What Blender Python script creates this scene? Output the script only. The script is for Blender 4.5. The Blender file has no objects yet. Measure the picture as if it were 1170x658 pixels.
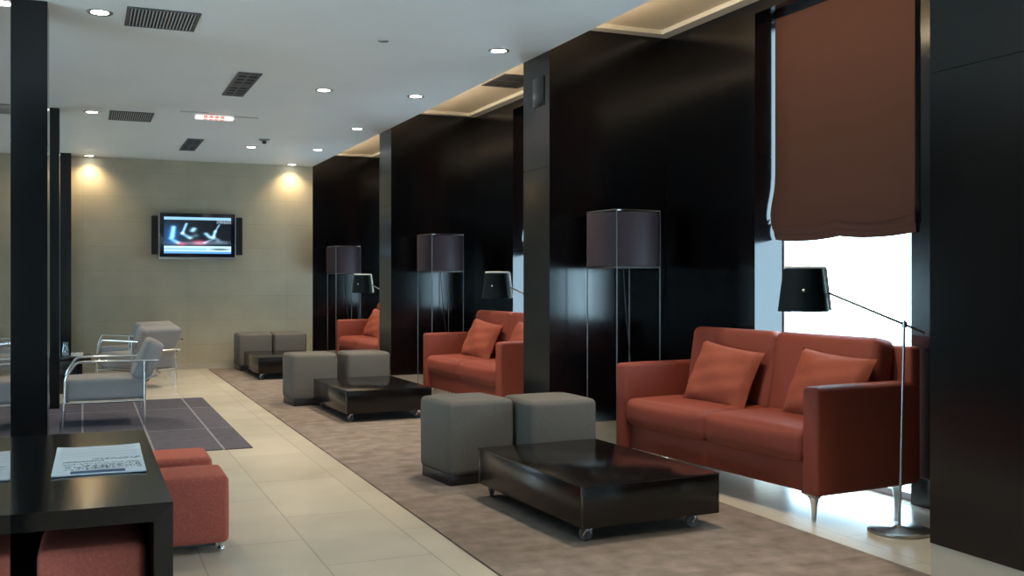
import bpy, bmesh, math, random
from mathutils import Vector, Matrix
random.seed(7)
C = bpy.context.scene.collection
PI = math.pi
# ------------------------------------------------------------------ camera, world, exposure
cam_d = bpy.data.cameras.new('camera'); cam = bpy.data.objects.new('camera', cam_d); C.objects.link(cam)
bpy.context.scene.camera = cam
cam.location = (0, 0, 1.15); cam.rotation_euler = (PI/2, 0, -math.radians(22.93))
cam_d.sensor_width = 36; cam_d.lens = 36*1160/1170; cam_d.shift_y = -9.6/1170
cam_d.clip_start = 0.02
sc = bpy.context.scene
sc.view_settings.view_transform = 'Standard'; sc.view_settings.look = 'None'
sc.view_settings.gamma = 1; sc.view_settings.use_curve_mapping = False
sc.view_settings.exposure = 0.58
W = bpy.data.worlds.new('World'); sc.world = W; W.use_nodes = True
bg = W.node_tree.nodes['Background']
bg.inputs[0].default_value = (0.58, 0.82, 1.0, 1); bg.inputs[1].default_value = 11.0
DOWN_W = 92.0          # watts of one ordinary downlight
ADDED_COVE_W = 2.6  # watts per metre of the added cove strips
WASH_W = 24.0          # watts of the two wall washers

def portal(loc, rot, sx, sy):
    l = bpy.data.lights.new('daylight_portal', 'AREA'); l.shape = 'RECTANGLE'; l.size = sx; l.size_y = sy
    l.cycles.is_portal = True
    o = bpy.data.objects.new('daylight_portal', l); C.objects.link(o); o.location = loc; o.rotation_euler = rot

# ------------------------------------------------------------------ layout constants (metres; camera at 0,0)
XE = 2.85              # edge of the low ceiling, end faces of the dividers
XB = 3.75              # back wall of the bays
XG = 3.96              # glass
ZC, ZA = 2.67, 2.86    # low ceiling, bay ceiling
YF = 13.62             # far wall
FINS = [(2.38, 2.82), (6.10, 6.53), (9.85, 10.28)]
BAYS = [(-1.35, 2.38), (2.82, 6.10), (6.53, 9.85), (10.28, YF)]

# ------------------------------------------------------------------ materials
def mat(name, col, rough=.5, metal=0, spec=.5, var=0, vscale=20, bump=0, bscale=200, aniso=None, coat=0, emit=None, es=0, sheen=0, trans=0):
    m = bpy.data.materials.new(name); m.use_nodes = True
    nt = m.node_tree; b = nt.nodes['Principled BSDF']
    b.inputs['Base Color'].default_value = (*col, 1); b.inputs['Roughness'].default_value = rough
    b.inputs['Metallic'].default_value = metal; b.inputs['Specular IOR Level'].default_value = spec
    b.inputs['Coat Weight'].default_value = coat; b.inputs['Sheen Weight'].default_value = sheen
    if emit: b.inputs['Emission Color'].default_value = (*emit, 1); b.inputs['Emission Strength'].default_value = es
    tc = nt.nodes.new('ShaderNodeTexCoord'); mp = nt.nodes.new('ShaderNodeMapping')
    nt.links.new(tc.outputs['Object'], mp.inputs[0])
    if aniso: mp.inputs['Scale'].default_value = aniso
    if var:
        n = nt.nodes.new('ShaderNodeTexNoise'); n.inputs['Scale'].default_value = vscale; n.inputs['Detail'].default_value = 5
        nt.links.new(mp.outputs[0], n.inputs[0])
        r = nt.nodes.new('ShaderNodeValToRGB')
        r.color_ramp.elements[0].position = .3; r.color_ramp.elements[1].position = .7
        r.color_ramp.elements[0].color = (*[c*(1-var) for c in col], 1)
        r.color_ramp.elements[1].color = (*[min(1, c*(1+var)) for c in col], 1)
        nt.links.new(n.outputs[0], r.inputs[0]); nt.links.new(r.outputs[0], b.inputs['Base Color'])
    if bump:
        n2 = nt.nodes.new('ShaderNodeTexNoise'); n2.inputs['Scale'].default_value = bscale; n2.inputs['Detail'].default_value = 3
        nt.links.new(mp.outputs[0], n2.inputs[0])
        bp = nt.nodes.new('ShaderNodeBump'); bp.inputs['Strength'].default_value = bump; bp.inputs['Distance'].default_value = .004
        nt.links.new(n2.outputs[0], bp.inputs['Height']); nt.links.new(bp.outputs[0], b.inputs['Normal'])
    return m

def brick_mat(name, c1, c2, cm, bw, bh, mortar, rough, offset=.5, plane='xy', var=.06, bump=.1, spec=.5, nscale=3.0):
    m = mat(name, c1, rough, spec=spec); nt = m.node_tree; b = nt.nodes['Principled BSDF']
    geo = nt.nodes.new('ShaderNodeNewGeometry'); sp = nt.nodes.new('ShaderNodeSeparateXYZ'); cb = nt.nodes.new('ShaderNodeCombineXYZ')
    nt.links.new(geo.outputs['Position'], sp.inputs[0])
    ax = {'x': 0, 'y': 1, 'z': 2}
    nt.links.new(sp.outputs[ax[plane[0]]], cb.inputs[0]); nt.links.new(sp.outputs[ax[plane[1]]], cb.inputs[1])
    br = nt.nodes.new('ShaderNodeTexBrick'); nt.links.new(cb.outputs[0], br.inputs['Vector'])
    br.inputs['Color1'].default_value = (*c1, 1); br.inputs['Color2'].default_value = (*c2, 1); br.inputs['Mortar'].default_value = (*cm, 1)
    br.inputs['Scale'].default_value = 1; br.inputs['Brick Width'].default_value = bw; br.inputs['Row Height'].default_value = bh
    br.inputs['Mortar Size'].default_value = mortar; br.inputs['Mortar Smooth'].default_value = .3; br.offset = offset
    n = nt.nodes.new('ShaderNodeTexNoise'); n.inputs['Scale'].default_value = nscale; n.inputs['Detail'].default_value = 6
    nt.links.new(geo.outputs['Position'], n.inputs[0])
    mr = nt.nodes.new('ShaderNodeMapRange'); mr.inputs[3].default_value = 1-var; mr.inputs[4].default_value = 1+var
    mr.inputs[1].default_value = .3; mr.inputs[2].default_value = .7
    nt.links.new(n.outputs[0], mr.inputs[0])
    vm = nt.nodes.new('ShaderNodeVectorMath'); vm.operation = 'SCALE'
    nt.links.new(br.outputs['Color'], vm.inputs[0]); nt.links.new(mr.outputs[0], vm.inputs['Scale'])
    nt.links.new(vm.outputs[0], b.inputs['Base Color'])
    bp = nt.nodes.new('ShaderNodeBump'); bp.inputs['Strength'].default_value = bump; bp.inputs['Distance'].default_value = .003; bp.invert = True
    nt.links.new(br.outputs['Fac'], bp.inputs['Height']); nt.links.new(bp.outputs[0], b.inputs['Normal'])
    return m

def attr_mat(name, rough=.6, emission=0):
    m = bpy.data.materials.new(name); m.use_nodes = True; nt = m.node_tree; b = nt.nodes['Principled BSDF']
    a = nt.nodes.new('ShaderNodeVertexColor'); a.layer_name = 'print'
    b.inputs['Roughness'].default_value = rough
    if emission:
        b.inputs['Base Color'].default_value = (.01, .01, .01, 1)
        nt.links.new(a.outputs[0], b.inputs['Emission Color']); b.inputs['Emission Strength'].default_value = emission
    else: nt.links.new(a.outputs[0], b.inputs['Base Color'])
    return m

M = dict(
    wood=mat('dark wenge panelling', (.0042, .0038, .0045), .16, var=.35, vscale=6, aniso=(9, 9, .7), bump=.04, bscale=60, spec=.5),
    tablewood=mat('dark table veneer', (.008, .006, .0055), .17, var=.3, vscale=8, aniso=(1, 10, 8), bump=.03, bscale=40, spec=.5),
    deskwood=mat('black brown desk veneer', (.005, .0045, .0045), .12, var=.3, vscale=8, aniso=(10, 1, 8), bump=.03, bscale=40, spec=.5),
    ceiling=mat('matt white paint', (.78, .79, .78), .45, var=.02, vscale=2, spec=.35),
    bayceil=mat('cream paint', (.76, .66, .50), .6, var=.02, vscale=2),
    cornice=mat('cream cornice paint', (.62, .58, .50), .5),
    plinth=mat('beige stone plinth', (.46, .42, .34), .5, var=.06, vscale=5),
    wall=brick_mat('beige stone slabs', (.46, .41, .30), (.44, .39, .28), (.38, .335, .24), 1.25, .3125, .003, .45, .0, 'xz', .07, .25),
    walllow=mat('brown plaster', (.20, .175, .145), .6, var=.05, vscale=3),
    floor=brick_mat('cream limestone tiles', (.56, .51, .42), (.52, .47, .385), (.42, .38, .31), .9, .45, .004, .24, .5, 'yx', .07, .12, nscale=2.2),
    carpet=brick_mat('taupe patchwork carpet', (.185, .148, .126), (.22, .182, .16), (.19, .156, .135), .22, .075, .004, .95, .37, 'xy', .22, .12, spec=.1, nscale=9),
    rug=brick_mat('slate purple carpet tiles', (.105, .100, .125), (.088, .084, .106), (.24, .24, .27), 1.35, .44, .009, .9, .0, 'yx', .12, .2, spec=.1, nscale=14),
    red=mat('terracotta red fabric', (.215, .036, .018), .7, var=.12, vscale=220, bump=.25, bscale=600, sheen=0),
    pillow=mat('orange red cotton', (.255, .050, .022), .8, var=.06, vscale=30, bump=.25, bscale=70),
    redott=mat('coral red bouclé', (.46, .105, .07), .85, var=.16, vscale=110, bump=.4, bscale=260),
    grey=mat('grey brown felt', (.108, .099, .088), .9, var=.16, vscale=180, bump=.25, bscale=500),
    seatgrey=mat('pale grey upholstery', (.27, .262, .262), .8, var=.08, vscale=120, bump=.2, bscale=400),
    base=mat('dark brown base', (.012, .008, .008), .35),
    chrome=mat('polished chrome', (.72, .73, .75), .16, 1),
    satin=mat('satin steel', (.36, .35, .33), .32, 1),
    darksteel=mat('dark steel rod', (.22, .21, .20), .4, 1),
    rubber=mat('black rubber', (.02, .02, .022), .5),
    shade=mat('plum grey drum fabric', (.034, .019, .024), .6, var=.1, vscale=60, spec=.35, bump=.1, bscale=400),
    black=mat('black lacquer', (.012, .016, .018), .35),
    cone=mat('dark teal black shade', (.004, .008, .010), .6, spec=.12),
    white=mat('white lacquer metal', (.8, .8, .78), .4),
    silver=mat('silver plastic', (.38, .38, .38), .35, .6),
    grille=mat('grey vent metal', (.10, .10, .105), .5, .3),
    louvre=mat('pale vent louvre', (.42, .42, .42), .45, .1),
    hole=mat('dark duct', (.01, .01, .012), .8),
    lens=mat('lit downlight lens', (.9, .9, .9), .3, emit=(1, .97, .88), es=14),
    signred=mat('lit red sign marks', (.8, .1, .05), .4, emit=(1, .35, .28), es=.5),
    signwhite=mat('lit sign panel', (.8, .8, .8), .4, emit=(1, .85, .82), es=.6),
    tvblack=mat('gloss black bezel', (.006, .008, .02), .18),
    speaker=mat('black speaker cloth', (.008, .008, .01), .8, bump=.3, bscale=500),
    blind=mat('rust brown linen', (.100, .036, .021), .85, var=.05, vscale=90, aniso=(1, 6, 1), bump=.2, bscale=300),
    window=mat('pale grey window frame', (.30, .33, .36), .4),
    print=attr_mat('newspaper print', .75),
    screen=attr_mat('television picture', .2, 1.0),
)
# blind lets a little daylight through
nt = M['blind'].node_tree; b = nt.nodes['Principled BSDF']; out = nt.nodes['Material Output']
tr = nt.nodes.new('ShaderNodeBsdfTranslucent'); tr.inputs[0].default_value = (.30, .085, .035, 1)
mx = nt.nodes.new('ShaderNodeMixShader'); mx.inputs[0].default_value = .04
nt.links.new(b.outputs[0], mx.inputs[1]); nt.links.new(tr.outputs[0], mx.inputs[2]); nt.links.new(mx.outputs[0], out.inputs[0])
def thin_glass(name, tint, refl):
    m = bpy.data.materials.new(name); m.use_nodes = True; nt = m.node_tree; nt.nodes.remove(nt.nodes['Principled BSDF'])
    t = nt.nodes.new('ShaderNodeBsdfTransparent'); t.inputs[0].default_value = (*tint, 1)
    g = nt.nodes.new('ShaderNodeBsdfGlossy'); g.inputs['Roughness'].default_value = .03
    x = nt.nodes.new('ShaderNodeMixShader'); x.inputs[0].default_value = refl
    nt.links.new(t.outputs[0], x.inputs[1]); nt.links.new(g.outputs[0], x.inputs[2]); nt.links.new(x.outputs[0], nt.nodes['Material Output'].inputs[0])
    return m
M['glass'] = thin_glass('window glass', (.93, .97, .97), .06)
M['tableglass'] = thin_glass('clear glassware', (.80, .86, .86), .25)
M['mirror'] = mat('tinted mirror glass', (.33, .34, .36), .06, 1)

# ------------------------------------------------------------------ mesh helpers
def bx(bm, c, s, bev=0, seg=2, rot=None):
    g = bmesh.ops.create_cube(bm, size=1); vs = g['verts']
    bmesh.ops.scale(bm, vec=s, verts=vs)
    if bev:
        es = list({e for v in vs for e in v.link_edges})
        r = bmesh.ops.bevel(bm, geom=es, offset=bev, segments=seg, affect='EDGES', profile=.5)
        vs = list({v for f in r['faces'] for v in f.verts} | {v for v in vs if v.is_valid})
    if rot: bmesh.ops.rotate(bm, verts=vs, cent=(0, 0, 0), matrix=rot)
    bmesh.ops.translate(bm, vec=c, verts=vs)
    return vs
def b2(bm, x0, x1, y0, y1, z0, z1, bev=0): return bx(bm, ((x0+x1)/2, (y0+y1)/2, (z0+z1)/2), (x1-x0, y1-y0, z1-z0), bev)
def rbox(bm, c, s, r, n=8, puff=0, sag=None, rot=None, fpuff=0):
    """soft cushion: subdivided box with rounded edges, top and bottom puffed"""
    h = [v/2 for v in s]; r = min(r, min(h)*.999)
    pts = {}; faces = []
    def V(p):
        k = tuple(round(a, 5) for a in p)
        if k not in pts:
            q = Vector([max(-(hh-r), min(hh-r, a)) for a, hh in zip(p, h)]); d = Vector(p)-q
            w = q+d.normalized()*r if d.length > 1e-9 else q
            fx = max(0, 1-(p[0]/h[0])**2); fy = max(0, 1-(p[1]/h[1])**2); fz = max(0, 1-(p[2]/h[2])**2)
            w.z += puff*fx**.5*fy**.5*(1 if p[2] > 0 else -1 if puff and sag is None else 0)*abs(p[2])/h[2]
            w.x += fpuff*fz*fy*(p[0]/h[0]); w.y += fpuff*fz*fx*(p[1]/h[1])
            if rot: w = rot @ w
            pts[k] = bm.verts.new(w+Vector(c))
        return pts[k]
    def lin(hh): 
        a = [-hh, -hh+r*.3, -hh+r*.65, -hh+r]; k = max(2, n)
        mid = [(-hh+r)+(2*hh-2*r)*i/k for i in range(1, k)]
        return a+mid+[-t for t in reversed(a)]
    L = [lin(hh) for hh in h]
    for ax in range(3):
        u, v = [(1, 2), (2, 0), (0, 1)][ax]
        for sgn in (-1, 1):
            for i in range(len(L[u])-1):
                for j in range(len(L[v])-1):
                    q = []
                    for (a, bb) in ((i, j), (i+1, j), (i+1, j+1), (i, j+1)):
                        p = [0, 0, 0]; p[ax] = sgn*h[ax]; p[u] = L[u][a]; p[v] = L[v][bb]; q.append(V(p))
                    if sgn < 0: q.reverse()
                    try: bm.faces.new(q)
                    except ValueError: pass
def fillet(path, r, k=5):
    P = [Vector(p) for p in path]; out = [P[0]]
    for i in range(1, len(P)-1):
        a, b, c = P[i-1], P[i], P[i+1]; d1 = (a-b); d2 = (c-b)
        rr = min(r, d1.length*.49, d2.length*.49); p = b+d1.normalized()*rr; q = b+d2.normalized()*rr
        for j in range(k+1):
            t = j/k; out.append((1-t)**2*p+2*t*(1-t)*b+t*t*q)
    out.append(P[-1]); return out
def tube(bm, path, r, seg=10, fil=0, caps=True):
    P = fillet(path, fil) if fil else [Vector(p) for p in path]
    rings = []; up = None
    for i, p in enumerate(P):
        t = ((P[min(i+1, len(P)-1)]-P[max(i-1, 0)])).normalized()
        if up is None:
            up = Vector((0, 0, 1)) if abs(t.z) < .9 else Vector((1, 0, 0))
        n = (up-t*up.dot(t)).normalized(); up = n; b = t.cross(n)
        rings.append([bm.verts.new(p+(n*math.cos(2*PI*k/seg)+b*math.sin(2*PI*k/seg))*r) for k in range(seg)])
    for a, b in zip(rings, rings[1:]):
        for k in range(seg): bm.faces.new((a[k], a[(k+1) % seg], b[(k+1) % seg], b[k]))
    if caps: bm.faces.new(list(reversed(rings[0]))); bm.faces.new(rings[-1])
def lathe(bm, prof, c=(0, 0, 0), seg=32, mtx=None, close=False):
    rings = []
    for (r, z) in prof:
        if r < 1e-6: v = Vector((0, 0, z)); rings.append([bm.verts.new((mtx @ v if mtx else v)+Vector(c))]*seg)
        else: rings.append([bm.verts.new((mtx @ Vector((r*math.cos(2*PI*k/seg), r*math.sin(2*PI*k/seg), z)) if mtx else Vector((r*math.cos(2*PI*k/seg), r*math.sin(2*PI*k/seg), z)))+Vector(c)) for k in range(seg)])
    prs = list(zip(rings, rings[1:]))
    if close: prs.append((rings[-1], rings[0]))
    for a, b in prs:
        for k in range(seg):
            q = []
            for v in (a[k], a[(k+1) % seg], b[(k+1) % seg], b[k]):
                if v not in q: q.append(v)
            if len(q) > 2:
                try: bm.faces.new(q)
                except ValueError: pass
def obj(name, bm, m, parent=None, smooth=True):
    bmesh.ops.recalc_face_normals(bm, faces=bm.faces)
    me = bpy.data.meshes.new(name); bm.to_mesh(me); bm.free()
    ms = m if isinstance(m, (list, tuple)) else [m]
    for x in ms: me.materials.append(x)
    if smooth:
        me.polygons.foreach_set('use_smooth', [True]*len(me.polygons)); me.set_sharp_from_angle(angle=math.radians(38))
    o = bpy.data.objects.new(name, me); C.objects.link(o)
    if parent: o.parent = parent
    return o
def NB(): return bmesh.new()
def boxobj(name, spec, m, parent=None, bev=0):
    bm = NB()
    for s in spec: b2(bm, *s, bev=bev)
    return obj(name, bm, m, parent)
def struct(name, spec, m, bev=0):
    o = boxobj(name, spec, m, None, bev); o['kind'] = 'structure'; return o
def sempty(name):
    o = bpy.data.objects.new(name, None); C.objects.link(o); o['kind'] = 'structure'; o.empty_display_size = .1; return o
def tag(o, label, cat, group=None):
    o['label'] = label; o['category'] = cat
    if group: o['group'] = group
    return o
def thing(name, label, cat, loc=(0, 0, 0), rz=0, group=None):
    o = bpy.data.objects.new(name, None); C.objects.link(o); o.location = loc; o.rotation_euler = (0, 0, rz); o.empty_display_size = .1
    return tag(o, label, cat, group)
def dup(root, loc, rz, label):
    def cp(o, par):
        c = o.copy(); C.objects.link(c)
        if par: c.parent = par
        for ch in o.children: cp(ch, c)
        return c
    r = cp(root, None); r.location = loc; r.rotation_euler = (0, 0, rz); r['label'] = label
    return r

# ------------------------------------------------------------------ the setting
struct('floor', [(-3.6, 4.3, -4.2, YF+.2, -.12, 0)], M['floor'])
struct('ceiling', [(-3.6, XE, -4.2, YF+.2, ZC, ZC+.3)], M['ceiling'])
for k, (a, b_) in enumerate(BAYS):
    struct('ceiling_bay', [(XE, 4.3, a, b_, ZA, ZA+.11)], M['bayceil'])
    struct('trim_%d' % (k+1), [(XE, XB, b_-.09, b_, ZA-.03, ZA), (XE, XB, a, a+.09, ZA-.03, ZA), (XB-.09, XB, a+.09, b_-.09, ZA-.03, ZA)], M['cornice'])
struct('wall_back', [(-3.6, XE, YF, YF+.2, 0, ZC)], M['wall'])
struct('baseboard_back', [(-3.6, XE-.01, YF-.015, YF, 0, .07)], M['plinth'])
ADDED_LWIN = [(-3.4, .2), (1.0, 4.8), (11.9, 13.3)]  # unseen left windows, added to light the ceiling and room
spec = [(-3.8, -3.6, -4.2, YF+.2, 0, .25), (-3.8, -3.6, -4.2, YF+.2, 1.45, ZC)]
e = -4.2
for (a, b_) in ADDED_LWIN+[(YF+.2, 0)]: spec.append((-3.8, -3.6, e, a, .25, 1.45)); e = b_
struct('wall_left', spec, M['walllow'])
for i, (a, b_) in enumerate(ADDED_LWIN):
    w = sempty('window_%d' % (6+i)); m_ = (a+b_)/2  # added window out of view, lets in extra daylight
    boxobj('window_frame', [(-3.74, -3.68, a, b_, .25, .31), (-3.74, -3.68, a, b_, 1.39, 1.45), (-3.74, -3.68, a, a+.06, .31, 1.39), (-3.74, -3.68, b_-.06, b_, .31, 1.39), (-3.74, -3.68, m_-.03, m_+.03, .31, 1.39)], M['window'], w)
    boxobj('pane', [(-3.715, -3.71, a+.06, b_-.06, .31, 1.39)], M['glass'], w)
    portal((-3.8, m_, .85), (0, -PI/2, 0), 1.2, b_-a)
# rear wall behind the camera, its unseen window added for more daylight
struct('wall_front', [(-3.6, 1.2, -4.2, -4.0, 0, ZC), (2.5, 4.3, -4.2, -4.0, 0, ZC), (1.2, 2.5, -4.2, -4.0, 1.65, ZC), (1.2, 2.5, -4.2, -4.0, 0, .2)], M['walllow'])
w = sempty('window_5')
boxobj('window_frame', [(1.2, 2.5, -4.12, -4.06, .2, .26), (1.2, 2.5, -4.12, -4.06, 1.59, 1.65), (1.2, 1.26, -4.12, -4.06, .26, 1.59), (2.44, 2.5, -4.12, -4.06, .26, 1.59)], M['window'], w)
boxobj('pane', [(1.26, 2.44, -4.095, -4.09, .26, 1.59)], M['glass'], w)
portal((1.85, -4.2, .92), (-PI/2, 0, 0), 1.3, 1.45)
# dividers: dark fins between the bays, seam at 1.9 m, beige plinth under them
def divider(y0, y1, nm, seam=True):
    z0 = .19
    struct(nm, [(XE, XG+.05, y0, y1, z0, 1.897), (XE, XG+.05, y0, y1, 1.903, ZA+.1), (XE+.004, XB+.5, y0+.004, y1-.004, 1.89, 1.91)], M['wood'])
    struct('baseboard_right', [(XE+.003, XB, y0+.003, y1-.003, 0, z0)], M['plinth'])
for k, (a, b_) in enumerate(FINS): divider(a, b_, 'wall_right_divider')
struct('wall_right_divider', [(XE, XB+.55, YF, YF+.2, .19, ZA+.1)], M['wood'])
struct('baseboard_right', [(XE, XB, YF+.003, YF+.2, 0, .19)], M['plinth'])
struct('wall_right_divider', [(XE, XB+.55, -1.8, -1.35, 0, ZA+.1)], M['wood'])
struct('wall_right', [(XE, XE+.2, -4.0, -1.8, 0, ZA+.1)], M['walllow'])
# small service hatch on the end face of the middle divider
hb = NB(); b2(hb, XE-.006, XE, 6.18, 6.36, 2.32, 2.52, .002); hatch = obj('service_hatch', hb, M['wood']); tag(hatch, 'small dark square hatch set high on the divider end face nearest the large sofa', 'hatch')

for k, (a, b_) in enumerate(BAYS):
    yj = a+.66; y1 = a+.66; yg = a+1.17; ye = b_-1.01     # recess start, mullion, glass end
    zt = 2.76; XW = XG+.05
    struct('wall_right', [(XB, XW, ye, b_, .19, 1.897), (XB, XW, ye, b_, 1.903, ZA), (XB+.004, XW-.004, ye+.004, b_, 1.89, 1.91),
                          (XB, XW, a, yj, .19, ZA), (XB, XW, yj, ye, zt, ZA)], M['wood'])
    struct('wall_right_pier', [(3.905, XW, y1, yg, .0, zt)], M['wood'])
    struct('baseboard_right', [(XB+.003, XW, ye+.003, b_, 0, .19), (XB+.003, XW, a, yj, 0, .19)], M['plinth'])
    w = sempty('window_%d' % (k+1))
    for (p, q) in ((yg, ye),):
        boxobj('window_frame', [(XG, XW, p, q, 0, .04), (XG, XW, p, q, zt-.05, zt), (XG, XW, p, p+.02, .04, zt-.05), (XG, XW, q-.012, q, .04, zt-.05)], M['window'], w)
        boxobj('pane', [(XG+.02, XG+.026, p+.02, q-.012, .04, zt-.05)], M['glass'], w)
        portal((XW+.03, (p+q)/2, zt/2), (0, PI/2, 0), zt, q-p)
    # roman blind: a sheet with scalloped foot folds
    zb = 1.42
    def blind_x(v, z, layer):   # v 0..1 along Y, slight sag and bulge
        return 3.885 - .012*math.sin(v*PI*2)*(1-(z-zb)/(zt-zb))
    blabel = ['rust roman blind in the window behind the camera side divider', 'large rust brown roman blind half lowered over the bright window behind the nearest sofa',
                  'rust roman blind in the second window, behind the middle sofa', 'rust roman blind in the farthest window beside the far wall'][k]
    for (yb0, yb1, far) in ((yg-.045, ye-.02, True),):
        t = thing('roman_blind', blabel if far else 'narrow rust roman blind beside '+['the blind behind the camera side divider','the large blind behind the nearest sofa','the blind behind the middle sofa','the farthest blind'][k], 'blind', (0, 0, 0), 0, 'rust roman blinds in the window recesses')
        bm = NB(); NV, NZ = 26, 22; th = .004
        def sheet(bm, f, z0f, z1f, NZ):
            g = [[[bm.verts.new((f(v/NV, j/NZ)+s*th, yb0+(yb1-yb0)*v/NV+ (0 if v not in (0,) else 0), z0f(v/NV)+(z1f(v/NV)-z0f(v/NV))*j/NZ)) for v in range(NV+1)] for j in range(NZ+1)] for s in (0, 1)]
            for s in (0, 1):
                for j in range(NZ):
                    for v in range(NV): bm.faces.new((g[s][j][v], g[s][j][v+1], g[s][j+1][v+1], g[s][j+1][v]))
            for j in range(NZ):
                for v in (0, NV): bm.faces.new((g[0][j][v], g[0][j+1][v], g[1][j+1][v], g[1][j][v]))
            for j in (0, NZ):
                for v in range(NV): bm.faces.new((g[0][j][v], g[0][j][v+1], g[1][j][v+1], g[1][j][v]))
        scal = lambda v: .034*(1-abs(math.sin(v*PI*2))**.8)
        flare = lambda t_: .036*math.exp(-((t_-.04)/.10)**2)
        sheet(bm, lambda v, t_: 3.885-flare(t_)*min(1, v*3)-.010*math.sin(v*PI*2)*(1-t_), lambda v: zb+.035+scal(v), lambda v: zt-.003, NZ)
        obj('blind_cloth', bm, M['blind'], t)
        bm = NB()
        sheet(bm, lambda v, t_: 3.885-min(1, v*3)*(.008+.018*math.sin(t_*PI)), lambda v: zb-.005+scal(v)*.7, lambda v: zb+.075+scal(v)*.7, 6)
        sheet(bm, lambda v, t_: 3.893-min(1, v*3)*(.004+.014*math.sin(t_*PI)), lambda v: zb-.045+scal(v)*.5, lambda v: zb+.06+scal(v)*.4, 6)
        obj('bottom_fold', bm, M['blind'], t)
        boxobj('head_rail', [(3.87, 3.92, yb0, yb1, zt-.03, zt-.001)], M['wood'], t)

# added warm strips, hidden above the low ceiling's edge, to brighten the bay ceilings
for (a, b_) in BAYS:
    strip = boxobj('added_cove_strip', [(XE+.005, XE+.02, a+.1, b_-.1, ZC+.02, ZC+.03)], M['white']); tag(strip, 'added thin cove light strip, hidden above the low ceiling edge', 'light strip', 'added cove light strips')
    l = bpy.data.lights.new('added_cove_glow', 'AREA'); l.shape = 'RECTANGLE'; l.size = .02; l.size_y = b_-a-.2; l.energy = ADDED_COVE_W*(b_-a); l.color = (1, .78, .5)
    o = bpy.data.objects.new('added_cove_glow', l); C.objects.link(o); o.location = (XE+.03, (a+b_)/2, ZC+.045); o.rotation_euler = (0, PI+math.radians(62), 0)

# left side: mirrored pier near the camera, dark posts further on
struct('wall_left_mirror', [(-.166, -.16, -3.9, 2.72, .0, ZC)], M['mirror'])
struct('wall_left_pier', [(-.55, -.166, -3.9, 2.72, 0, ZC)], M['wood'])
for (x0, x1, y0, y1) in ((-.358, -.176, 6.1, 6.4), (-.268, -.188, 9.85, 10.1), (-.275, -.125, 13.3, YF)):
    struct('wall_left_post', [(x0, x1, y0, y1, 0, 1.897), (x0, x1, y0, y1, 1.903, ZC), (x0+.004, x1-.004, y0+.004, y1-.004, 1.89, 1.91)], M['wood'])

# carpets
cp = boxobj('carpet', [(1.49, 3.02, .3, 13.5, 0, .008)], M['carpet']); tag(cp, 'long taupe patchwork carpet running in front of the sofas', 'carpet')
rg = boxobj('rug', [(-2.4, 1.07, 7.07, 10.25, 0, .007)], M['rug']); tag(rg, 'slate purple tiled rug under the pale grey armchair', 'rug')

# ------------------------------------------------------------------ sofas
def pillow_bm(w, h, t, seed):
    bm = NB(); N = 20; rnd = random.Random(seed); ph = [rnd.uniform(0, 6) for _ in range(6)]
    def P(i, j, s):
        u = -1+2*i/N; v = -1+2*j/N
        e = (max(0, 1-u*u)*max(0, 1-v*v))**.42
        x = u*w/2*(1-.07*(1-v*v)*abs(u)); z = v*h/2*(1-.07*(1-u*u)*abs(v))
        wr = .006*math.sin(5*u+3*v+ph[0])+.005*math.sin(9*u*v+ph[1])+.004*math.sin(11*v-4*u+ph[2])
        return Vector((x, s*(t/2*e+wr*e), z))
    g = {}
    for s in (-1, 1):
        for i in range(N+1):
            for j in range(N+1):
                edge = i in (0, N) or j in (0, N); key = (i, j, 0 if edge else s)
                if key not in g: g[key] = bm.verts.new(P(i, j, s))
    def G(i, j, s): return g[(i, j, 0 if (i in (0, N) or j in (0, N)) else s)]
    for s in (-1, 1):
        for i in range(N):
            for j in range(N):
                try: bm.faces.new((G(i, j, s), G(i+1, j, s), G(i+1, j+1, s), G(i, j+1, s)))
                except ValueError: pass
    return bm
SL, SD = 1.68, .70    # length, depth.  local: x along length (0 = camera-near end), y into the depth (away from the aisle)
AW = .105
def make_sofa(loc, rz, label):
    t = thing('sofa', label, 'sofa', loc, rz, 'red two-seat sofas')
    bm = NB(); rbox(bm, (SL/2, SD/2+.01, .205), (SL-2*AW+.002, SD-.05, .15), .012, 4); obj('base_rail', bm, M['red'], t)
    for x in (AW/2, SL-AW/2):
        bm = NB(); rbox(bm, (x, SD/2, .385), (AW, SD, .51), .022, 5, puff=.004); obj('armrest', bm, M['red'], t)
    cw = (SL-2*AW)/2
    for i in (0, 1):
        bm = NB(); rbox(bm, (AW+cw*(i+.5), .26, .355), (cw-.004, .54, .155), .045, 8, puff=.018, fpuff=.012); obj('seat_cushion', bm, M['red'], t)
    for i in (0, 1):
        bm = NB(); R = Matrix.Rotation(math.radians(-9), 3, 'X')
        rbox(bm, (AW+cw*(i+.5), .55, .62), (cw-.003, .16, .47), .045, 8, fpuff=.012, rot=R); obj('back_cushion', bm, M['red'], t)
    bm = NB(); rbox(bm, (SL/2, SD-.03, .475), (SL-.004, .075, .68), .02, 4); obj('back_panel', bm, M['red'], t)
    for (x, y) in ((.09, .07), (SL-.09, .07), (.09, SD-.07), (SL-.09, SD-.07)):
        bm = NB(); lathe(bm, [(0, .132), (.062, .132), (.058, .126), (.036, .116), (.022, .100), (.016, .07), (.012, .03), (.010, .002), (.008, 0), (0, 0)], (x, y, 0), 18)
        obj('leg', bm, M['chrome'], t)
    return t
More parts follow.
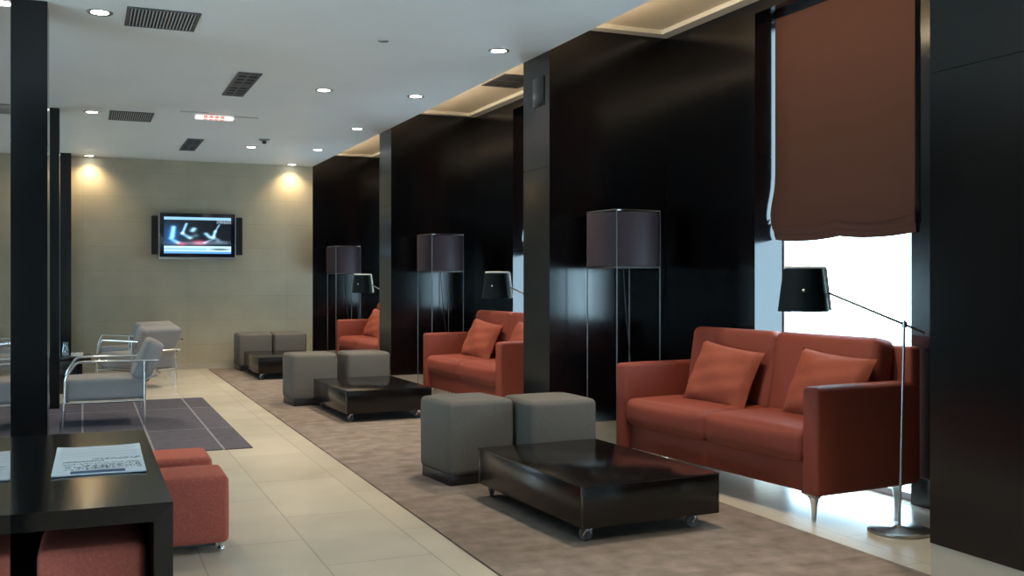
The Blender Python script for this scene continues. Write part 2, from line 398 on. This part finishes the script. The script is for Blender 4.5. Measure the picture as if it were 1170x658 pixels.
# each sofa: near front corner (X,Y), turned; local x axis points along +Y, local y along +X
def sofa_xy(t, x, y, z):   # local to world for pillows
    m = Matrix.Translation(t.location) @ t.rotation_euler.to_matrix().to_4x4(); return m @ Vector((x, y, z))
def place_sofa(cx, cy, deg, first, label):
    # mirrored basis avoided: local x runs from far end to near end, so use far front corner as origin
    rz = -PI/2+math.radians(deg)
    if first is None: return make_sofa((cx, cy, 0), rz, label)
    return dup(first, (cx, cy, 0), rz, label)
s1 = place_sofa(3.01, 5.49, 5.3, None, 'nearest red two-seat sofa, in front of the bright window with the lowered blind')
s2 = place_sofa(2.99, 9.26, 4.0, s1, 'middle red two-seat sofa, partly hidden behind the dark divider')
s3 = place_sofa(2.98, 12.80, 4.0, s1, 'farthest small red sofa, beside the far beige wall')
pl = []
def pillow(t, lx, ly, lz, rx, ry, rz, label, src=None, size=(.42, .40, .15), seed=1):
    if src is None:
        o = obj('throw_pillow', pillow_bm(*size, seed), M['pillow'])
    else: o = src.copy(); C.objects.link(o)
    tag(o, label, 'pillow', 'orange throw pillows on the sofas')
    m = Matrix.Translation(t.location) @ t.rotation_euler.to_matrix().to_4x4() @ Matrix.Translation((lx, ly, lz)) @ Matrix.Rotation(rz, 4, 'Z') @ Matrix.Rotation(rx, 4, 'X') @ Matrix.Rotation(ry, 4, 'Y')
    o.matrix_world = m; return o
R = math.radians
PSPOT = [(.60, .34, .595, R(-22), R(7), R(10)), (1.36, .39, .60, R(-22), R(4), R(4))]
names = [('orange throw pillow leaning on the nearest sofa at its far end', 'orange throw pillow tucked behind the near armrest of the nearest sofa'),
         ('orange throw pillow at the far end of the middle sofa', 'orange throw pillow of the middle sofa cut off by the dark divider'),
         ('orange throw pillow on the farthest sofa', 'orange throw pillow at the near end of the farthest sofa')]
p0 = p1 = None
for si, s in enumerate((s1, s2, s3)):
    a = pillow(s, *PSPOT[0], names[si][0], p0, (.47, .37, .15), 3); p0 = p0 or a
    a = pillow(s, *PSPOT[1], names[si][1], p1, (.49, .37, .15), 8); p1 = p1 or a

# ------------------------------------------------------------------ low coffee tables on castors
TX, TY = .72, 1.12
def castor(parent, x, y, rz, zt):
    R3 = Matrix.Rotation(rz, 3, 'Z')
    tr_ = lambda p: R3 @ Vector(p)+Vector((x, y, 0))
    fk = NB()
    bx(fk, (0, 0, zt-.003), (.046, .046, .005), .0015)
    lathe(fk, [(0, zt-.006), (.010, zt-.006), (.010, zt-.016), (0, zt-.016)], seg=14)
    for sx in (-.0165, .0165):     # fork cheeks and hood
        tube(fk, [(sx, -.004, zt-.014), (sx, .010, .038), (sx, .014, .030)], .0035, 6)
    bx(fk, (0, -.002, zt-.015), (.036, .022, .005), .002)
    tube(fk, [(-.019, .014, .030), (.019, .014, .030)], .0045, 8)
    bmesh.ops.rotate(fk, verts=fk.verts, cent=(0, 0, 0), matrix=R3); bmesh.ops.translate(fk, vec=(x, y, 0), verts=fk.verts)
    f = obj('castor', fk, M['chrome'], parent)
    bm = NB()
    lathe(bm, [(0, -.012), (.015, -.012), (.016, -.008), (.025, -.010), (.030, -.006), (.030, .006), (.025, .010), (.016, .008), (.015, .012), (0, .012)], tr_((0, .014, .030)), 24, (R3 @ Matrix.Rotation(PI/2, 3, 'Y')))
    obj('wheel', bm, M['castorwheel'], f)
M['castorwheel'] = mat('dark castor wheel', (.07, .07, .075), .35, 0)
t1 = thing('coffee_table', 'nearest low black coffee table on castors, in front of the nearest sofa', 'coffee table', (1.985, 3.90, .008), R(3), 'low black coffee tables on castors')
bm = NB(); b2(bm, 0, TX, 0, TY, .244, .252, .0004); obj('tabletop', bm, M['tablewood'], t1)
bm = NB(); b2(bm, .0008, TX-.0008, .0008, .03, .067, .244, .0015); b2(bm, .0008, TX-.0008, TY-.03, TY-.0008, .067, .244, .0015)
b2(bm, .0008, .03, .031, TY-.031, .067, .244, .0015); b2(bm, TX-.03, TX-.0008, .031, TY-.031, .067, .244, .0015); b2(bm, .031, TX-.031, .031, TY-.031, .067, .085)
obj('table_body', bm, M['tablewood'], t1)
for x, y, a in ((.055, .055, .6), (TX-.10, .055, 1.3), (.055, TY-.06, -.5), (TX-.06, TY-.06, .3)): castor(t1, x, y, a, .067)
dup(t1, (1.94, 7.97, .008), R(1.5), 'second low black coffee table on castors, by the middle pair of grey ottomans')
dup(t1, (1.84, 11.76, .008), R(0), 'farthest low black coffee table, in front of the far grey ottomans')

# ------------------------------------------------------------------ grey ottomans
OS = .41
o1 = thing('ottoman', 'grey felt cube ottoman at the left corner of the nearest coffee table', 'ottoman', (1.86, 5.28, .008), R(6), 'grey felt cube ottomans')
bm = NB(); rbox(bm, (OS/2, OS/2, .258), (OS, OS, .405), .028, 7, puff=.010, fpuff=.006); obj('cushion', bm, M['grey'], o1)
bm = NB(); b2(bm, .012, OS-.012, .012, OS-.012, 0, .065, .003); obj('plinth_base', bm, M['base'], o1)
dup(o1, (2.295, 5.13, .008), R(2), 'grey felt cube ottoman right behind the nearest coffee table')
dup(o1, (1.74, 9.17, .008), R(3), 'left grey felt cube ottoman of the middle pair')
dup(o1, (2.25, 9.19, .008), R(2), 'right grey felt cube ottoman of the middle pair, in front of the far red sofa')
dup(o1, (1.80, 12.98, .008), R(2), 'left grey felt cube ottoman of the far pair by the beige wall')
dup(o1, (2.235, 12.98, .008), R(2), 'right grey felt cube ottoman of the far pair by the beige wall')

# ------------------------------------------------------------------ cage floor lamps
def make_cage_lamp(loc, rz, label):
    t = thing('floor_lamp', label, 'floor lamp', loc, rz, 'cage floor lamps with dark drum shades')
    rr = .238; z0, z1 = 1.235, 1.59
    bm = NB(); lathe(bm, [(rr-.012, z0), (rr-.008, z0), (rr-.008, z1-.012), (rr-.012, z1-.012)], seg=48, close=True); obj('drum_shade', bm, M['shade'], t)
    bm = NB(); cs = [(rr*math.cos(PI/2*k), rr*math.sin(PI/2*k)) for k in range(4)]
    for z in (z0-.006, z1):
        bm = NB()
        for k in range(4):
            a, b_ = cs[k], cs[(k+1) % 4]; tube(bm, [(*a, z), (*b_, z)], .0055, 8)
        obj('cage_ring', bm, M['satin'], t)
    for k in range(4):
        bm = NB(); tube(bm, [(*cs[k], 0), (*cs[k], z1)], .004, 8); obj('leg', bm, M['darksteel'], t)
    bm = NB(); tube(bm, [(-rr, 0, z0-.006), (rr, 0, z0-.006)], .004, 6); lathe(bm, [(0, z0), (.02, z0), (.02, z0+.06), (0, z0+.06)], seg=16)
    obj('lamp_holder', bm, M['satin'], t)
    bm = NB(); tube(bm, [(0, 0, z0), (.005, .02, 1.05), (.03, .05, .7), (.06, .09, .3), (.07, .12, .006)], .0035, 6, fil=.1); obj('cord', bm, M['rubber'], t)
    bm = NB(); lathe(bm, [(0, z0+.06), (.014, z0+.065), (.03, z0+.10), (.034, z0+.125), (.024, z0+.15), (0, z0+.16)], seg=18); obj('bulb', bm, M['white'], t)
    return t
ca = math.radians(22.93)
LR = -ca+math.radians(-16)
L1 = make_cage_lamp((3.24, 5.80, 0), LR, 'tall cage floor lamp with plum drum shade behind the nearest sofa')
dup(L1, (3.26, 9.52, 0), LR, 'tall cage floor lamp with drum shade behind the middle sofa')
dup(L1, (3.20, 13.30, 0), LR, 'dim cage floor lamp with drum shade in the farthest bay')

# ------------------------------------------------------------------ reading lamps with cone shade
def make_reading(loc, rz, label):
    t = thing('reading_lamp', label, 'floor lamp', loc, rz, 'reading lamps with conical shades')
    bm = NB(); lathe(bm, [(0, 0), (.138, 0), (.14, .004), (.138, .014), (.128, .019), (.03, .022), (.02, .03), (0, .03)], seg=48); obj('base', bm, M['satin'], t)
    top = .945
    bm = NB(); tube(bm, [(0, 0, .02), (.03, 0, top+.02)], .0065, 12); obj('pole', bm, M['satin'], t)
    # arm: local +x points back (counter end), shade end in -x
    P = Vector((.03, 0, top))
    a = P+Vector((.10, -.02, -.04)); e = P+Vector((-.23, .27, .15))
    bm = NB(); tube(bm, [a, P, e], .006, 8); lathe(bm, [(0, -.014), (.012, -.014), (.012, .014), (0, .014)], P, 14); obj('arm', bm, M['satin'], t)
    c = e+Vector((-.09, .04, .0)); zc = c.z
    prof = [(.118, zc-.095), (.0925, zc+.105), (.0895, zc+.105), (.115, zc-.095)]
    bm = NB(); lathe(bm, prof, (c.x, c.y, 0), 40, close=True)
    lathe(bm, [(0, zc+.10), (.092, zc+.10), (.092, zc+.104), (0, zc+.104)], (c.x, c.y, 0), 40)
    sh = obj('cone_shade', bm, M['cone'], t)
    d = (e-c); d.z = 0; d.normalize(); dn = Vector((-d.y, d.x, 0))
    bm = NB()
    p0_ = Vector((c.x, c.y, zc+.112)); p1_ = p0_+d*.103; p2_ = Vector((c.x, c.y, 0))+d*.126+Vector((0, 0, zc-.09))
    tube(bm, [p0_-d*.09, p1_, p2_], .008, 8, fil=.01); tube(bm, [e, (p1_+p2_)/2], .0045, 8)
    obj('bracket', bm, M['white'], sh)
    q = Vector((-.62, -.78, 0)).normalized()
    bm = NB(); bmesh.ops.create_uvsphere(bm, u_segments=10, v_segments=8, radius=.007); bmesh.ops.translate(bm, vec=Vector((c.x, c.y, zc+.005))+q*.106, verts=bm.verts); obj('screw', bm, M['white'], sh)
    return t
RL = make_reading((3.43, 3.575, 0), R(0), 'thin steel reading lamp with dark cone shade beside the near armrest of the nearest sofa')
dup(RL, (3.33, 7.22, 0), R(-3), 'reading lamp with dark cone shade over the middle sofa')
dup(RL, (3.18, 10.88, 0), R(-3), 'far reading lamp with white bracket over the farthest sofa')

# ------------------------------------------------------------------ lounge chairs
def make_chair(loc, rz, label):
    t = thing('armchair', label, 'armchair', loc, rz, 'tubular steel armchairs')
    W2 = .28
    bm = NB(); rbox(bm, (0, 0, .285), (.60, .50, .165), .03, 7, puff=.008); obj('seat', bm, M['seatgrey'], t)
    bm = NB(); Rm = Matrix.Rotation(R(24), 3, 'Y'); rbox(bm, (.318, 0, .495), (.13, .50, .335), .035, 7, fpuff=.008, rot=Rm); obj('backrest', bm, M['seatgrey'], t)
    for s in (-1, 1):
        y = s*W2
        bm = NB(); tube(bm, [(-.305, y, 0), (-.285, y, .39), (-.21, y, .505), (.39, y, .505)], .0095, 10, fil=.035); obj('arm', bm, M['chrome'], t)
        bm = NB(); tube(bm, [(.285, y, 0), (.285, y, .505)], .0095, 10); obj('leg', bm, M['chrome'], t)
    bm = NB()
    for x, z in ((-.27, .192), (.285, .192)): tube(bm, [(x, -W2, z), (x, W2, z)], .009, 8)
    for y in (-W2, W2): tube(bm, [(-.30, y, .192), (.285, y, .192)], .009, 8)
    tube(bm, [(.285, -W2, .35), (.40, -W2+.03, .40), (.40, W2-.03, .40), (.285, W2, .35)], .009, 8, fil=.03)
    obj('frame', bm, M['chrome'], t)
    return t
c1 = make_chair((.165, 8.78, .0074), 0, 'pale grey steel tube armchair in profile on the purple rug')
dup(c1, (.54, 11.67, 0), R(-55), 'grey steel tube armchair seen from behind, near the far beige wall')
dup(c1, (.56, 12.80, 0), R(-55), 'farthest steel tube armchair, mostly hidden behind the second armchair')
# side table with glassware behind the posts
st = thing('side_table', 'dark low side table left of the far armchairs', 'side table', (-.42, 11.15, 0))
bm = NB(); b2(bm, -.5, .5, 0, .5, .33, .37, .002); obj('tabletop', bm, M['deskwood'], st)
bm = NB(); b2(bm, -.49, .42, .01, .49, 0, .33, .002); obj('table_body', bm, M['deskwood'], st)
bm = NB(); lathe(bm, [(0, 0), (.055, 0), (.06, .03), (.05, .03), (.045, .01), (0, .01)], seg=24); a = obj('ashtray', bm, M['white']); a.location = (-.05, 11.3, .37); tag(a, 'small pale dish on the dark far side table', 'dish')
bm = NB(); lathe(bm, [(0, 0), (.03, 0), (.033, .06), (.022, .1), (.026, .14), (.023, .14), (.019, .1), (.03, .06), (.027, .005), (0, .005)], seg=20); a = obj('glass_vase', bm, M['tableglass']); a.location = (-.16, 11.35, .37); tag(a, 'small clear glass vase on the dark far side table', 'vase')

# ------------------------------------------------------------------ low table by the mirror, newspaper, red ottomans
DH = .48; DX0, DX1, DY0, DY1 = -.62, .252, 3.22, 4.82
dk = thing('console_table', 'black brown low table in the left foreground carrying a newspaper', 'table')
bm = NB(); tk = .055
# top with mitred corner to the end panel
def prism(bm, pts, y0, y1):
    a = [bm.verts.new((x, y0, z)) for x, z in pts]; b_ = [bm.verts.new((x, y1, z)) for x, z in pts]
    bm.faces.new(a); bm.faces.new(list(reversed(b_)))
    for i in range(len(pts)): j = (i+1) % len(pts); bm.faces.new((a[i], a[j], b_[j], b_[i]))
g_ = .0012
prism(bm, [(DX0, DH), (DX1, DH), (DX1-tk+g_, DH-tk), (DX0+tk, DH-tk)], DY0, DY1); obj('tabletop', bm, M['deskwood'], dk)
bm = NB(); prism(bm, [(DX1+.0, DH-g_*1.5), (DX1, 0), (DX1-tk, 0), (DX1-tk, DH-tk-g_)], DY0, DY1); obj('end_panel', bm, M['deskwood'], dk)
bm = NB(); prism(bm, [(DX0, DH-.002), (DX0, 0), (DX0+tk, 0), (DX0+tk, DH-tk)], DY0, DY1); obj('end_panel', bm, M['deskwood'], dk)
bm = NB(); b2(bm, DX0+tk, DX1-tk, DY1-.04, DY1-.01, 0, DH-tk); obj('back_panel', bm, M['deskwood'], dk)
# newspaper
def at_z(px, py, z):
    d = ((py-319.4)/1160); u = (px-585)/1160; s = (1.15-z)/d
    return Vector((s*(math.sin(ca)+u*math.cos(ca)), s*(math.cos(ca)-u*math.sin(ca)), z))
A_, B_, C_, D_ = [at_z(*p, DH) for p in ((59, 545), (166, 541), (160, 509.5), (66, 514))]
# turn measured corners into a true rectangle
ctr = (A_+B_+C_+D_)/4; ex = ((B_-A_)+(C_-D_))/2; ey = ((D_-A_)+(C_-B_))/2; wN = ex.length; hN = ey.length
aN = math.radians(.66); ey = Vector((math.sin(aN), math.cos(aN), 0)); ex = Vector((math.cos(aN), -math.sin(aN), 0))
bm = NB(); cl = bm.loops.layers.color.new('print'); NU, NW = 72, 90
rn = random.Random(5)
tops = {}
def hgt(u, v, s):
    base = .0008+.006*(abs(u-.5)*2)**3*(1 if v > .8 else .35)+.0005
    return base+(s*.004)
def NPt(u, v, s): return ctr+ex*(u-.5)*wN+ey*(v-.5+.02*math.sin(u*PI))*hN+Vector((0, 0, hgt(u, v, s)+.0005))
colmap = {}
rows = {}
def paper(u, v):
    w_ = (.92, .92, .93)
    if .02 < u < .98:
        if .02 < v < .11 and .2 < u < .78: return (.30, .36, .52) if .02 < v < .09 else (.5, .5, .55)
        if .13 < v < .30 and .12 < u < .97:
            k = rn.random(); 
            if .36 < u < .62: return (.12, .12, .12) if k < .30 else ((.5, .2, .12) if k < .36 else w_)
            return (.30, .30, .32) if k < .30 else w_
        if .32 < v < .36 and .1 < u < .97: return (.55, .55, .55) if rn.random() < .5 else w_
        if .40 < v < .44 and .1 < u < .55: return (.5, .5, .52) if rn.random() < .7 else w_
        if .46 < v < .52 and .42 < u < .97: return (.6, .6, .62) if rn.random() < .5 else w_
        if v > .56 and int(v*44) % 3 == 0 and .06 < u < .95: return (.80, .81, .84)
    return w_
for s in (0, 1):
    g = [[bm.verts.new(NPt(i/NU, j/NW, s)) for i in range(NU+1)] for j in range(NW+1)]
    tops[s] = g
    for j in range(NW):
        for i in range(NU):
            q = (g[j][i], g[j][i+1], g[j+1][i+1], g[j+1][i]); f = bm.faces.new(q if s else tuple(reversed(q)))
            col = paper((i+.5)/NU, (j+.5)/NW) if s else (.7, .72, .75)
            for l in f.loops: l[cl] = (*col, 1)
for (pa, pb) in [((0, i), (0, i+1)) for i in range(NU)]+[((NW, i), (NW, i+1)) for i in range(NU)]+[((j, 0), (j+1, 0)) for j in range(NW)]+[((j, NU), (j+1, NU)) for j in range(NW)]:
    f = bm.faces.new((tops[0][pa[0]][pa[1]], tops[0][pb[0]][pb[1]], tops[1][pb[0]][pb[1]], tops[1][pa[0]][pa[1]]))
    for l in f.loops: l[cl] = (.7, .72, .75, 1)
nw = obj('newspaper', bm, M['print'], smooth=False); tag(nw, 'folded white broadsheet newspaper lying on the black low table', 'newspaper')
# red ottomans
RS = .31
r1 = thing('ottoman', 'coral red cube ottoman under the black low table with the newspaper', 'ottoman', (-.128, 3.40, 0), R(-1), 'small coral red cube ottomans')
bm = NB(); rbox(bm, (RS/2, RS/2, .18), (RS, RS, .28), .022, 7, puff=.006, fpuff=.004); obj('cushion', bm, M['redott'], r1)
bm = NB(); b2(bm, .05, RS-.05, .05, RS-.05, .02, .045); obj('plinth_base', bm, M['base'], r1)
for x, y in ((.03, .03), (RS-.03, .03), (.03, RS-.03), (RS-.03, RS-.03)):
    bm = NB(); lathe(bm, [(0, 0), (.012, 0), (.016, .006), (.016, .016), (.010, .024), (.012, .046), (0, .046)], (x, y, 0), 16); obj('foot', bm, M['chrome'], r1)
dup(r1, (.262, 4.42, 0), R(0), 'front coral red cube ottoman right of the black low table')
dup(r1, (.25, 4.92, 0), R(0), 'coral red cube ottoman behind the other one right of the low table')

# ------------------------------------------------------------------ television
def at_y(px, py, y=YF):
    u = (px-585)/1160; dx = math.sin(ca)+u*math.cos(ca); dy = math.cos(ca)-u*math.sin(ca); s = y/dy
    return Vector((dx*s, y, 1.15+(319.4-py)/1160*s))
yT = YF-.11
a = at_y(182.6, 242.8, yT); b_ = at_y(268.5, 294, yT); x0, x1, z1, z0 = a.x, b_.x, a.z, b_.z
tv = thing('television', 'wall-mounted flat television showing a news picture on the far beige wall', 'television', ((x0+x1)/2, YF-.02, z0))
o0 = Vector(((x0+x1)/2, YF, z0)); wt = (x1-x0)/2; ht = z1-z0
bm = NB(); b2(bm, -wt, wt, -.09, -.03, 0, ht, .006); obj('bezel', bm, M['tvblack'], tv)
bm = NB(); b2(bm, -wt-.01, wt+.01, -.092, -.03, -.035, -.002, .004); b2(bm, -wt-.012, -wt-.002, -.088, -.03, -.03, ht); b2(bm, wt+.002, wt+.012, -.088, -.03, -.03, ht); obj('silver_trim', bm, M['silver'], tv)
bm = NB(); b2(bm, -.2, .2, -.03, .018, .1, ht-.1); obj('wall_bracket', bm, M['grille'], tv)
for s in (-1, 1):
    bm = NB(); b2(bm, s*(wt+.06)-.035, s*(wt+.06)+.035, -.085, -.01, .03, ht-.04, .006); obj('speaker', bm, M['speaker'], tv)
# picture: one colour per pixel-cell of the screen
bm = NB(); cl = bm.loops.layers.color.new('print'); NU, NV = 96, 54
sx, sz0, sz1 = wt-.05, .045, ht-.05
rn = random.Random(11)
def gb(u, v, cu, cv, su, sv): return math.exp(-((u-cu)/su)**2-((v-cv)/sv)**2)
def seg(u, v, a, b, w):
    ax, ay = a; bx_, by = b; t_ = max(0, min(1, ((u-ax)*(bx_-ax)+(v-ay)*(by-ay))/((bx_-ax)**2+(by-ay)**2)))
    return math.exp(-(((u-ax-t_*(bx_-ax))**2+(v-ay-t_*(by-ay))**2)/w**2))
def pic(u, v):
    c = Vector((.008, .025, .05))
    c += Vector((.05, .22, .42))*gb(u, v, .1, .5, .16, .33)
    L_ = Vector((.55, .75, .85))
    for (a, b, w_, k) in (((.12, .45), (.14, .72), .03, .9), ((.10, .4), (.2, .3), .03, .6), ((.27, .55), (.33, .82), .018, .9), ((.27, .55), (.38, .42), .03, .7),
                          ((.42, .63), (.44, .68), .035, 1.0), ((.40, .45), (.47, .5), .04, .4), ((.62, .55), (.68, .45), .03, .9), ((.73, .45), (.76, .62), .02, 1.),
                          ((.76, .62), (.82, .8), .012, .8), ((.74, .45), (.80, .38), .03, .5), ((.60, .3), (.72, .4), .02, .5)):
        c += L_*k*1.15*seg(u, v, a, b, w_*1.25)
    c += Vector((.6, .08, .08))*gb(u, v, .26, .26, .08, .05)+Vector((.6, .2, .22))*gb(u, v, .52, .3, .12, .08)+Vector((.4, .4, .42))*gb(u, v, .85, .32, .14, .05)*(.5+.5*rn.random())
    c += Vector((.2, .3, .35))*gb(u, v, .5, .28, .5, .06)
    if v > .93: c = Vector((.55, .75, .9))
    elif v < .06: c = Vector((.35, .6, .85))
    elif v < .20: c = Vector((.72, .9, 1.0)) if v > .155 or (u < .62 and v < .09) else (Vector((.55, .72, .85)) if u < .62 else Vector((.75, .88, .98))*(1-.75*gb(u, v, .83, .12, .13, .025)))
    if u > .78 and .84 < v < .92: c = Vector((.5, .55, .62))*(.6+.4*rn.random())
    return c
g = [[bm.verts.new((-sx+2*sx*i/NU, -.092, sz0+(sz1-sz0)*j/NV)) for i in range(NU+1)] for j in range(NV+1)]
for j in range(NV):
    for i in range(NU):
        f = bm.faces.new((g[j][i], g[j][i+1], g[j+1][i+1], g[j+1][i])); col = pic((i+.5)/NU, (j+.5)/NV)
        for l in f.loops: l[cl] = (*[max(0, min(1, t_)) for t_ in col], 1)
obj('screen', bm, M['screen'], tv, smooth=False)

# ------------------------------------------------------------------ ceiling fittings
def up_z(px, py, z=ZC): return at_z(px, py, z) if py > 319.4 else _up(px, py, z)
def _up(px, py, z):
    d = (319.4-py)/1160; u = (px-585)/1160; s = (z-1.15)/d
    return Vector((s*(math.sin(ca)+u*math.cos(ca)), s*(math.cos(ca)-u*math.sin(ca)), z))
DL = [((114, 14), 'downlight beside the large vent at the upper left', 1), ((105, 128), 'downlight left of the second vent, over the armchairs', 1),
      ((570, 58), 'downlight nearest the ceiling edge above the large cage lamp', 1), ((475, 110), 'second downlight along the ceiling edge, counted from the near divider', 1),
      ((408, 147), 'third downlight along the ceiling edge', 1), ((363, 171), 'farthest downlight along the ceiling edge', 1),
      ((370, 103), 'downlight in the middle of the ceiling', 1), ((287, 168), 'small downlight next to the smoke detector', 1),
      ((102, 178.5), 'downlight washing the left end of the far wall', 2), ((333.5, 187), 'downlight washing the right end of the far wall', 2)]
def make_down(loc, label):
    t = thing('downlight', label, 'ceiling light', loc, 0, 'recessed round downlights')
    bm = NB(); lathe(bm, [(.048, -.002), (.068, -.006), (.072, -.003), (.072, 0), (.048, 0)], seg=28, close=True); obj('ring', bm, M['satin'], t)
    bm = NB(); lathe(bm, [(0, -.003), (.048, -.003), (.048, -.001), (0, -.001)], seg=24); obj('lens', bm, M['lens'], t)
    return t
def lamp_light(name, w_):
    l = bpy.data.lights.new(name, 'SPOT'); l.energy = w_; l.color = (1, .84, .62); l.spot_size = R(95); l.spot_blend = .7; l.shadow_soft_size = .04; return l
LN = lamp_light('downlight_beam', DOWN_W); LW = lamp_light('wall_washer_beam', WASH_W); LW.spot_size = R(130); LW.spot_blend = 1; LW.color = (1, .74, .42)
d0 = None
for (p, lab, kind) in DL:
    q = _up(*p, ZC)
    if kind == 2: q.y = YF-.13; q.x = at_y(p[0], p[1], YF-.13).x
    if d0 is None: o = d0 = make_down(q, lab)
    else: o = dup(d0, q, 0, lab)
q0 = _up(570, 58, ZC)
for (x, y, w_) in ((q0.x, q0.y-2.1, 'first'), (q0.x, q0.y-4.2, 'second'), (1.1, 1.6, 'third')):  # extra downlights out of view, added for more warm light
    dup(d0, (x, y, ZC), 0, 'downlight over the camera end of the room, %s one towards the rear' % w_)
for o in [x for x in list(C.objects) if x.name.startswith('downlight') and x.type == 'EMPTY']:
    far = o.location.y > YF-.4
    s = bpy.data.objects.new('beam', LW if far else LN); C.objects.link(s); s.parent = o; s.location = (0, 0, -.02)

def make_vent(p4, label, n, along, z=ZC):
    q = [_up(*p, z) for p in p4]; x0 = min(v.x for v in q); x1 = max(v.x for v in q); y0 = min(v.y for v in q); y1 = max(v.y for v in q)
    cx, cy = (x0+x1)/2, (y0+y1)/2; hx, hy = (x1-x0)/2, (y1-y0)/2
    t = thing('ceiling_vent', label, 'vent', (cx, cy, z), 0, 'ceiling air vents')
    bm = NB(); f_ = .018
    b2(bm, -hx, hx, -hy, -hy+f_, -.008, 0); b2(bm, -hx, hx, hy-f_, hy, -.008, 0); b2(bm, -hx, -hx+f_, -hy+f_, hy-f_, -.008, 0); b2(bm, hx-f_, hx, -hy+f_, hy-f_, -.008, 0)
    obj('frame', bm, M['grille'], t)
    bm = NB(); b2(bm, -hx+f_, hx-f_, -hy+f_, hy-f_, -.002, 0); obj('duct', bm, M['hole'], t)
    bm = NB()
    for i in range(n):
        if along == 'x': c = -hx+f_+(2*hx-2*f_)*(i+.5)/n; b2(bm, c-(hx-f_)/n*.36, c+(hx-f_)/n*.36, -hy+f_, hy-f_, -.007, -.003)
        else: c = -hy+f_+(2*hy-2*f_)*(i+.5)/n; b2(bm, -hx+f_, hx-f_, c-(hy-f_)/n*.42, c+(hy-f_)/n*.42, -.007, -.003)
    if along == 'y': b2(bm, -hx+f_, hx-f_, -.02, .02, -.0075, -.003); b2(bm, -.008, .008, -hy+f_, hy-f_, -.006, -.002)
    obj('louvre', bm, M['louvre' if along == 'x' else 'grille'], t)
make_vent(((145, 9), (228, 15), (222, 34), (143, 28)), 'largest louvred ceiling vent, at the upper left', 19, 'x')
make_vent(((125, 128), (176, 129), (173, 137), (124, 136)), 'long louvred ceiling vent left of the lit sign', 19, 'x')
make_vent(((272, 83), (300, 84), (277, 108), (254, 108)), 'square dark ceiling vent in the middle of the ceiling', 8, 'y')
make_vent(((214, 158.5), (232, 159), (223, 171), (205, 171)), 'small square dark vent near the far wall', 8, 'y')
make_vent(((573, 85.5), (599, 86), (598, 97.5), (551, 97)), 'dark vent in the cream ceiling of the second bay', 10, 'y', ZA)
# emergency sign
q = _up(245, 133, ZC)
t = thing('emergency_sign', 'small lit white ceiling sign with red marks between the vents', 'sign', (q.x, q.y, ZC))
bm = NB(); b2(bm, -.17, .17, -.05, .05, -.03, 0, .006); obj('housing', bm, M['signwhite'], t)
bm = NB()
for i in range(4): b2(bm, -.10+i*.05, -.065+i*.05, -.052, -.0505, -.025, -.004); b2(bm, -.10+i*.05, -.065+i*.05, -.03, .03, -.0315, -.0305)
obj('red_marks', bm, M['signred'], t)
for (px, py, dx) in ((222, 128, .12), (279, 134, .13)):
    q = _up(px, py, ZC); bm = NB(); b2(bm, -dx, dx, -.025, .025, -.002, 0); o = obj('ceiling_slot', bm, M['silver']); o.location = q
    tag(o, 'faint grey slot in the ceiling %s of the lit sign' % ('left' if px < 245 else 'right'), 'slot')
q = _up(302, 159, ZC)
t = thing('smoke_detector', 'small round smoke detector on the ceiling next to the small downlight', 'smoke detector', (q.x, q.y, ZC))
bm = NB(); lathe(bm, [(0, 0), (.06, 0), (.058, -.015), (.03, -.022), (0, -.022)], seg=24); obj('base', bm, M['silver'], t)
bm = NB(); lathe(bm, [(0, -.022), (.022, -.022), (.024, -.045), (.01, -.052), (0, -.052)], seg=18); obj('sensor', bm, M['grille'], t)
q = _up(438, 46.5, ZC); bm = NB(); lathe(bm, [(0, 0), (.035, 0), (.033, -.006), (0, -.008)], seg=24); o = obj('ceiling_sensor', bm, M['silver']); o.location = q; tag(o, 'tiny flat grey sensor alone on the near ceiling', 'sensor')
